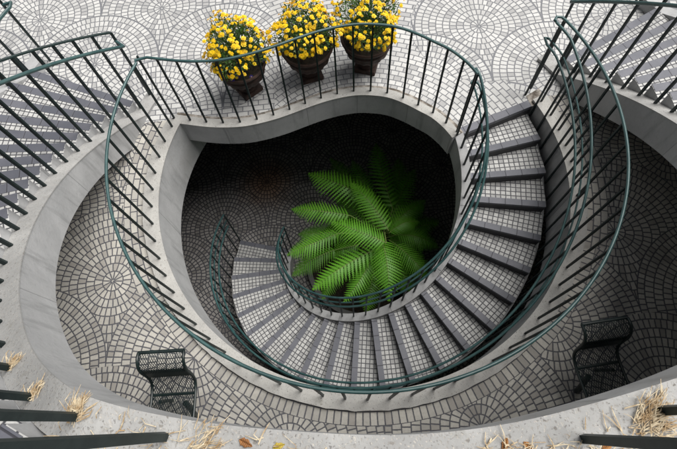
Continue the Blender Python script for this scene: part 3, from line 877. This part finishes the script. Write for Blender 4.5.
# ------------------------------------------------------------------ straw, leaves on the ledge
def straw_mb(c, n, spread, up, rng, lmin=.04, lmax=.13, dirv=None):
    mb = MB()
    for i in range(n):
        p = Vector((c[0] + rng.gauss(0, spread), c[1] + rng.gauss(0, spread), c[2] + .004 + abs(rng.gauss(0, up*.3))))
        a = rng.uniform(0, 6.28) if dirv is None else dirv + rng.gauss(0, .55)
        l = rng.uniform(lmin, lmax); el = abs(rng.gauss(0, up*4))
        d = Vector((math.cos(a), math.sin(a), min(el, 1.1))).normalized()
        side = d.cross(Vector((0, 0, 1))).normalized()*rng.uniform(.0008, .0022)
        mid = p + d*l*.5 + Vector((rng.gauss(0, .006), rng.gauss(0, .006), .006)); q = p + d*l
        q.z = max(q.z*1.0, c[2] + .003)
        th = Vector((0, 0, .0012))
        mb.loft([[p - side, p + side, p + side + th, p - side + th], [mid - side, mid + side, mid + side + th, mid - side + th], [q - side*.4, q + side*.4, q + side*.4 + th, q - side*.4 + th]])
    return mb
rng = random.Random(5)
def post_xy(t, m): return pol(r_in(t) + .113 - .055*smooth01((t - 232)/14), mir(t, m))
TUFTS = [(226.0, False, 'thin straw tuft at the foot of the third post up from the ledge on the left', 22, 1),
         (229.85, False, 'small straw tuft at the foot of a left post beside the white step blocks', 40, 1.0),
         (235.9, False, 'upright straw tuft against the left post above the slate nosing', 55, 1.1),
         (242.0, False, 'spiky crossed straw bundle at the foot of the lower left post', 75, 1.3),
         (281.0-101.0+0, None, '', 0, 1)]
for t, m, lab, n, k in TUFTS[1:4]:
    x, y = post_xy(t, m); z = z_st(t)
    W(straw_mb((x, y, z), n, .014*k, .10, rng, .05*k, .12*k, R(60)), 'straw_tuft', M['straw'], None) if False else None
    o = straw_mb((x + .012, y - .002, z), n, .012*k, .035, rng, .025*k, .065*k, R(60)).build('straw_tuft', M['straw'])
    tag(o, lab, 'straw', 'straw tufts caught at the railing posts')
for (px, py), lab, n in (((648, 420), 'large pale straw heap lodged behind the lower right rail post', 150), ((200, 447), 'flattened straw wisp lying past the lower left post end', 60)):
    p = cam_ray(px, py, ZTOP)
    o = straw_mb((p.x, p.y, ZTOP), int(n*.8), .028, .02, rng, .03, .09, R(25)).build('straw_tuft', M['straw'])
    tag(o, lab, 'straw', 'straw tufts caught at the railing posts')
mb = MB()
for i in range(150):
    side_ = rng.random() < .62
    px = rng.uniform(480, 690) if side_ else rng.uniform(60, 330); py = rng.uniform(434, 462) if not side_ else 452 - abs(rng.gauss(0, 1))*(6 + 26*max(0, (px - 560))/130)
    if side_ is False and rng.random() < .4: px = rng.uniform(90, 200); py = rng.uniform(405, 450)
    if py < 449 - 18*1 and px < 560 and not (90 < px < 200): py = rng.uniform(440, 460)
    p = cam_ray(px, py, ZTOP + .003); d_ = math.hypot(p.x - CX, p.y - CY)
    th_ = math.degrees(math.atan2(p.y - CY, p.x - CX)) % 360
    if d_ < rr(min(max(th_, 228), 312)) + .02: continue
    zz = ZTOP if 242.5 < th_ < 297.5 else z_st(th_ if th_ < 270 else 540 - th_)
    s_ = straw_mb((p.x, p.y, zz), 1, .001, .01, rng, .015, .08)
    b0 = len(mb.v); mb.v += s_.v; mb.f += [tuple(b0 + k for k in f) for f in s_.f]; mb.m += s_.m; mb.uv += s_.uv
o = mb.build('loose_straw', M['straw']); tag(o, 'loose dry straw strewn over the speckled ledge along the bottom', 'straw', kind='stuff')
def leaf(px, py, size, rot, mat, label, name='dry_leaf'):
    p = cam_ray(px, py, ZTOP); mb = MB(); n = 8; up = []; dn = []
    for i in range(n + 1):
        t = i/n; w = math.sin(math.pi*t**.8)*.26*(1 + .22*math.sin(i*2.3 + rot*5)); z = .004 + .012*math.sin(math.pi*t) 
        up.append((t - .5, w, z + .02*t)); dn.append((t - .5, -w, z + .02*math.sin(3*t)))
    c, s = math.cos(rot), math.sin(rot)
    def tr(q, dz=0): return (size*(q[0]*c - q[1]*s), size*(q[0]*s + q[1]*c), q[2]*size*2.2 + .003 + dz)
    md = [((a[0]), 0, a[2] - .022) for a in up]
    for i in range(n):
        mb.add([tr(md[i]), tr(md[i+1]), tr(up[i+1]), tr(up[i])], [(0,1,2,3)]); mb.add([tr(dn[i]), tr(dn[i+1]), tr(md[i+1]), tr(md[i])], [(0,1,2,3)])
    o = mb.build(name, M[mat], smooth=True); o.location = p
    so = o.modifiers.new('thick', 'SOLIDIFY'); so.thickness = .0008
    tag(o, label, 'leaf', 'fallen leaves on the ledge')
leaf(246, 443, .05, R(-30), 'leafdry', 'brown curled dry leaf on the speckled ledge, left of the yellow one')
leaf(279, 446, .042, R(10), 'leafyel', 'yellow-green fallen leaf at the bottom edge of the ledge')
leaf(505, 444, .042, R(60), 'leafdry', 'tan dry leaf on the ledge among thin straw, right of centre')
leaf(528, 446, .036, R(-50), 'leafdry', 'small rusty leaf at the very bottom edge beside the right straw')
leaf(607, 446, .04, R(20), 'leafdry', 'reddish dry leaf just below the near right post')
leaf(656, 412, .035, R(35), 'leafyel', 'orange leaf scrap on top of the right straw heap')
# small weed in the walkway joint
p = cam_ray(396, 403, ZP); wd = MB(); 
for i in range(26):
    a = rng.uniform(0, 6.28); l = rng.uniform(.02, .05); d = Vector((math.cos(a), math.sin(a), .5)); sdv = Vector((-math.sin(a), math.cos(a), 0))*l*.25
    b0 = p + Vector((rng.uniform(-.02, .02), rng.uniform(-.02, .02), .003)); wd.add([b0, b0 + d*l*.5 + sdv, b0 + d*l, b0 + d*l*.5 - sdv], [(0,1,2,3)])
o = wd.build('weed', M['leafg'], recalc=False); tag(o, 'tiny green weed sprouting at the ring curb below the spiral stair', 'weed')

# unseen tower shape added left of the court to block sky light
tw = empty('sky_blocker_tower', (-22, 2, ZP)); tag(tw, 'added sky-blocking tower left of the plaza, outside the view', 'light blocker')
mb = MB(); mb.box(-29.5, -14.6, -20, 24, ZP + .002, 44); W(mb, 'blocker_facade', mat_simple('blocker_glass', (.03, .035, .04), (.05, .055, .06), .25, .3), tw)
for k in range(12):
    mb = MB(); mb.box(-29.8, -14.3, -20.3, 24.3, 3.4 + k*3.6, 4.6 + k*3.6); W(mb, 'blocker_band', M['conc'], tw)

# ------------------------------------------------------------------ light and camera
w = bpy.data.worlds.new('World'); S.world = w; w.use_nodes = True; nt = w.node_tree
bg = nt.nodes['Background']; sky = nt.nodes.new('ShaderNodeTexSky'); sky.sky_type = 'NISHITA'; sky.sun_disc = False
EL, AZ = 63, 18      # sun elevation, compass-like azimuth measured from +X towards +Y
sky.sun_elevation = R(EL); sky.sun_rotation = R(90 - AZ); sky.air_density = 1.0; sky.dust_density = 3.0
hs = nt.nodes.new('ShaderNodeHueSaturation'); hs.inputs['Saturation'].default_value = .35
nt.links.new(sky.outputs[0], hs.inputs['Color']); nt.links.new(hs.outputs[0], bg.inputs[0]); bg.inputs[1].default_value = .05
sl = bpy.data.lights.new('sun', 'SUN'); sl.energy = 4.0; sl.angle = R(50); sl.color = (1, .97, .93)
so = bpy.data.objects.new('sun', sl); COL.objects.link(so)
d = Vector((math.cos(R(EL))*math.cos(R(AZ)), math.cos(R(EL))*math.sin(R(AZ)), math.sin(R(EL))))
so.rotation_euler = d.to_track_quat('Z', 'Y').to_euler(); so.location = (0, 0, 12)

cam = bpy.data.cameras.new('camera'); co_ = bpy.data.objects.new('camera', cam); COL.objects.link(co_); S.camera = co_
f, nad, xn = 486.2, 200.2, 358.45
th = math.atan(nad/f); r = math.atan2(xn - 338.5, nad)
right = Vector((1, 0, 0)); up = Vector((0, math.cos(th), math.sin(th))); look = Vector((0, math.sin(th), -math.cos(th)))
X = right*math.cos(r) - up*math.sin(r); Y = right*math.sin(r) + up*math.cos(r); Z = -look
mt = Matrix((X, Y, Z)).transposed().to_4x4(); mt.translation = (0, 0, H); co_.matrix_world = mt
cam.sensor_width = 36; cam.lens = f/677*36; cam.clip_start = .05; cam.clip_end = 200

S.render.engine = 'CYCLES'
S.view_settings.view_transform = 'Standard'; S.view_settings.look = 'None'; S.view_settings.gamma = 1
S.view_settings.exposure = 0.2; S.view_settings.use_curve_mapping = False
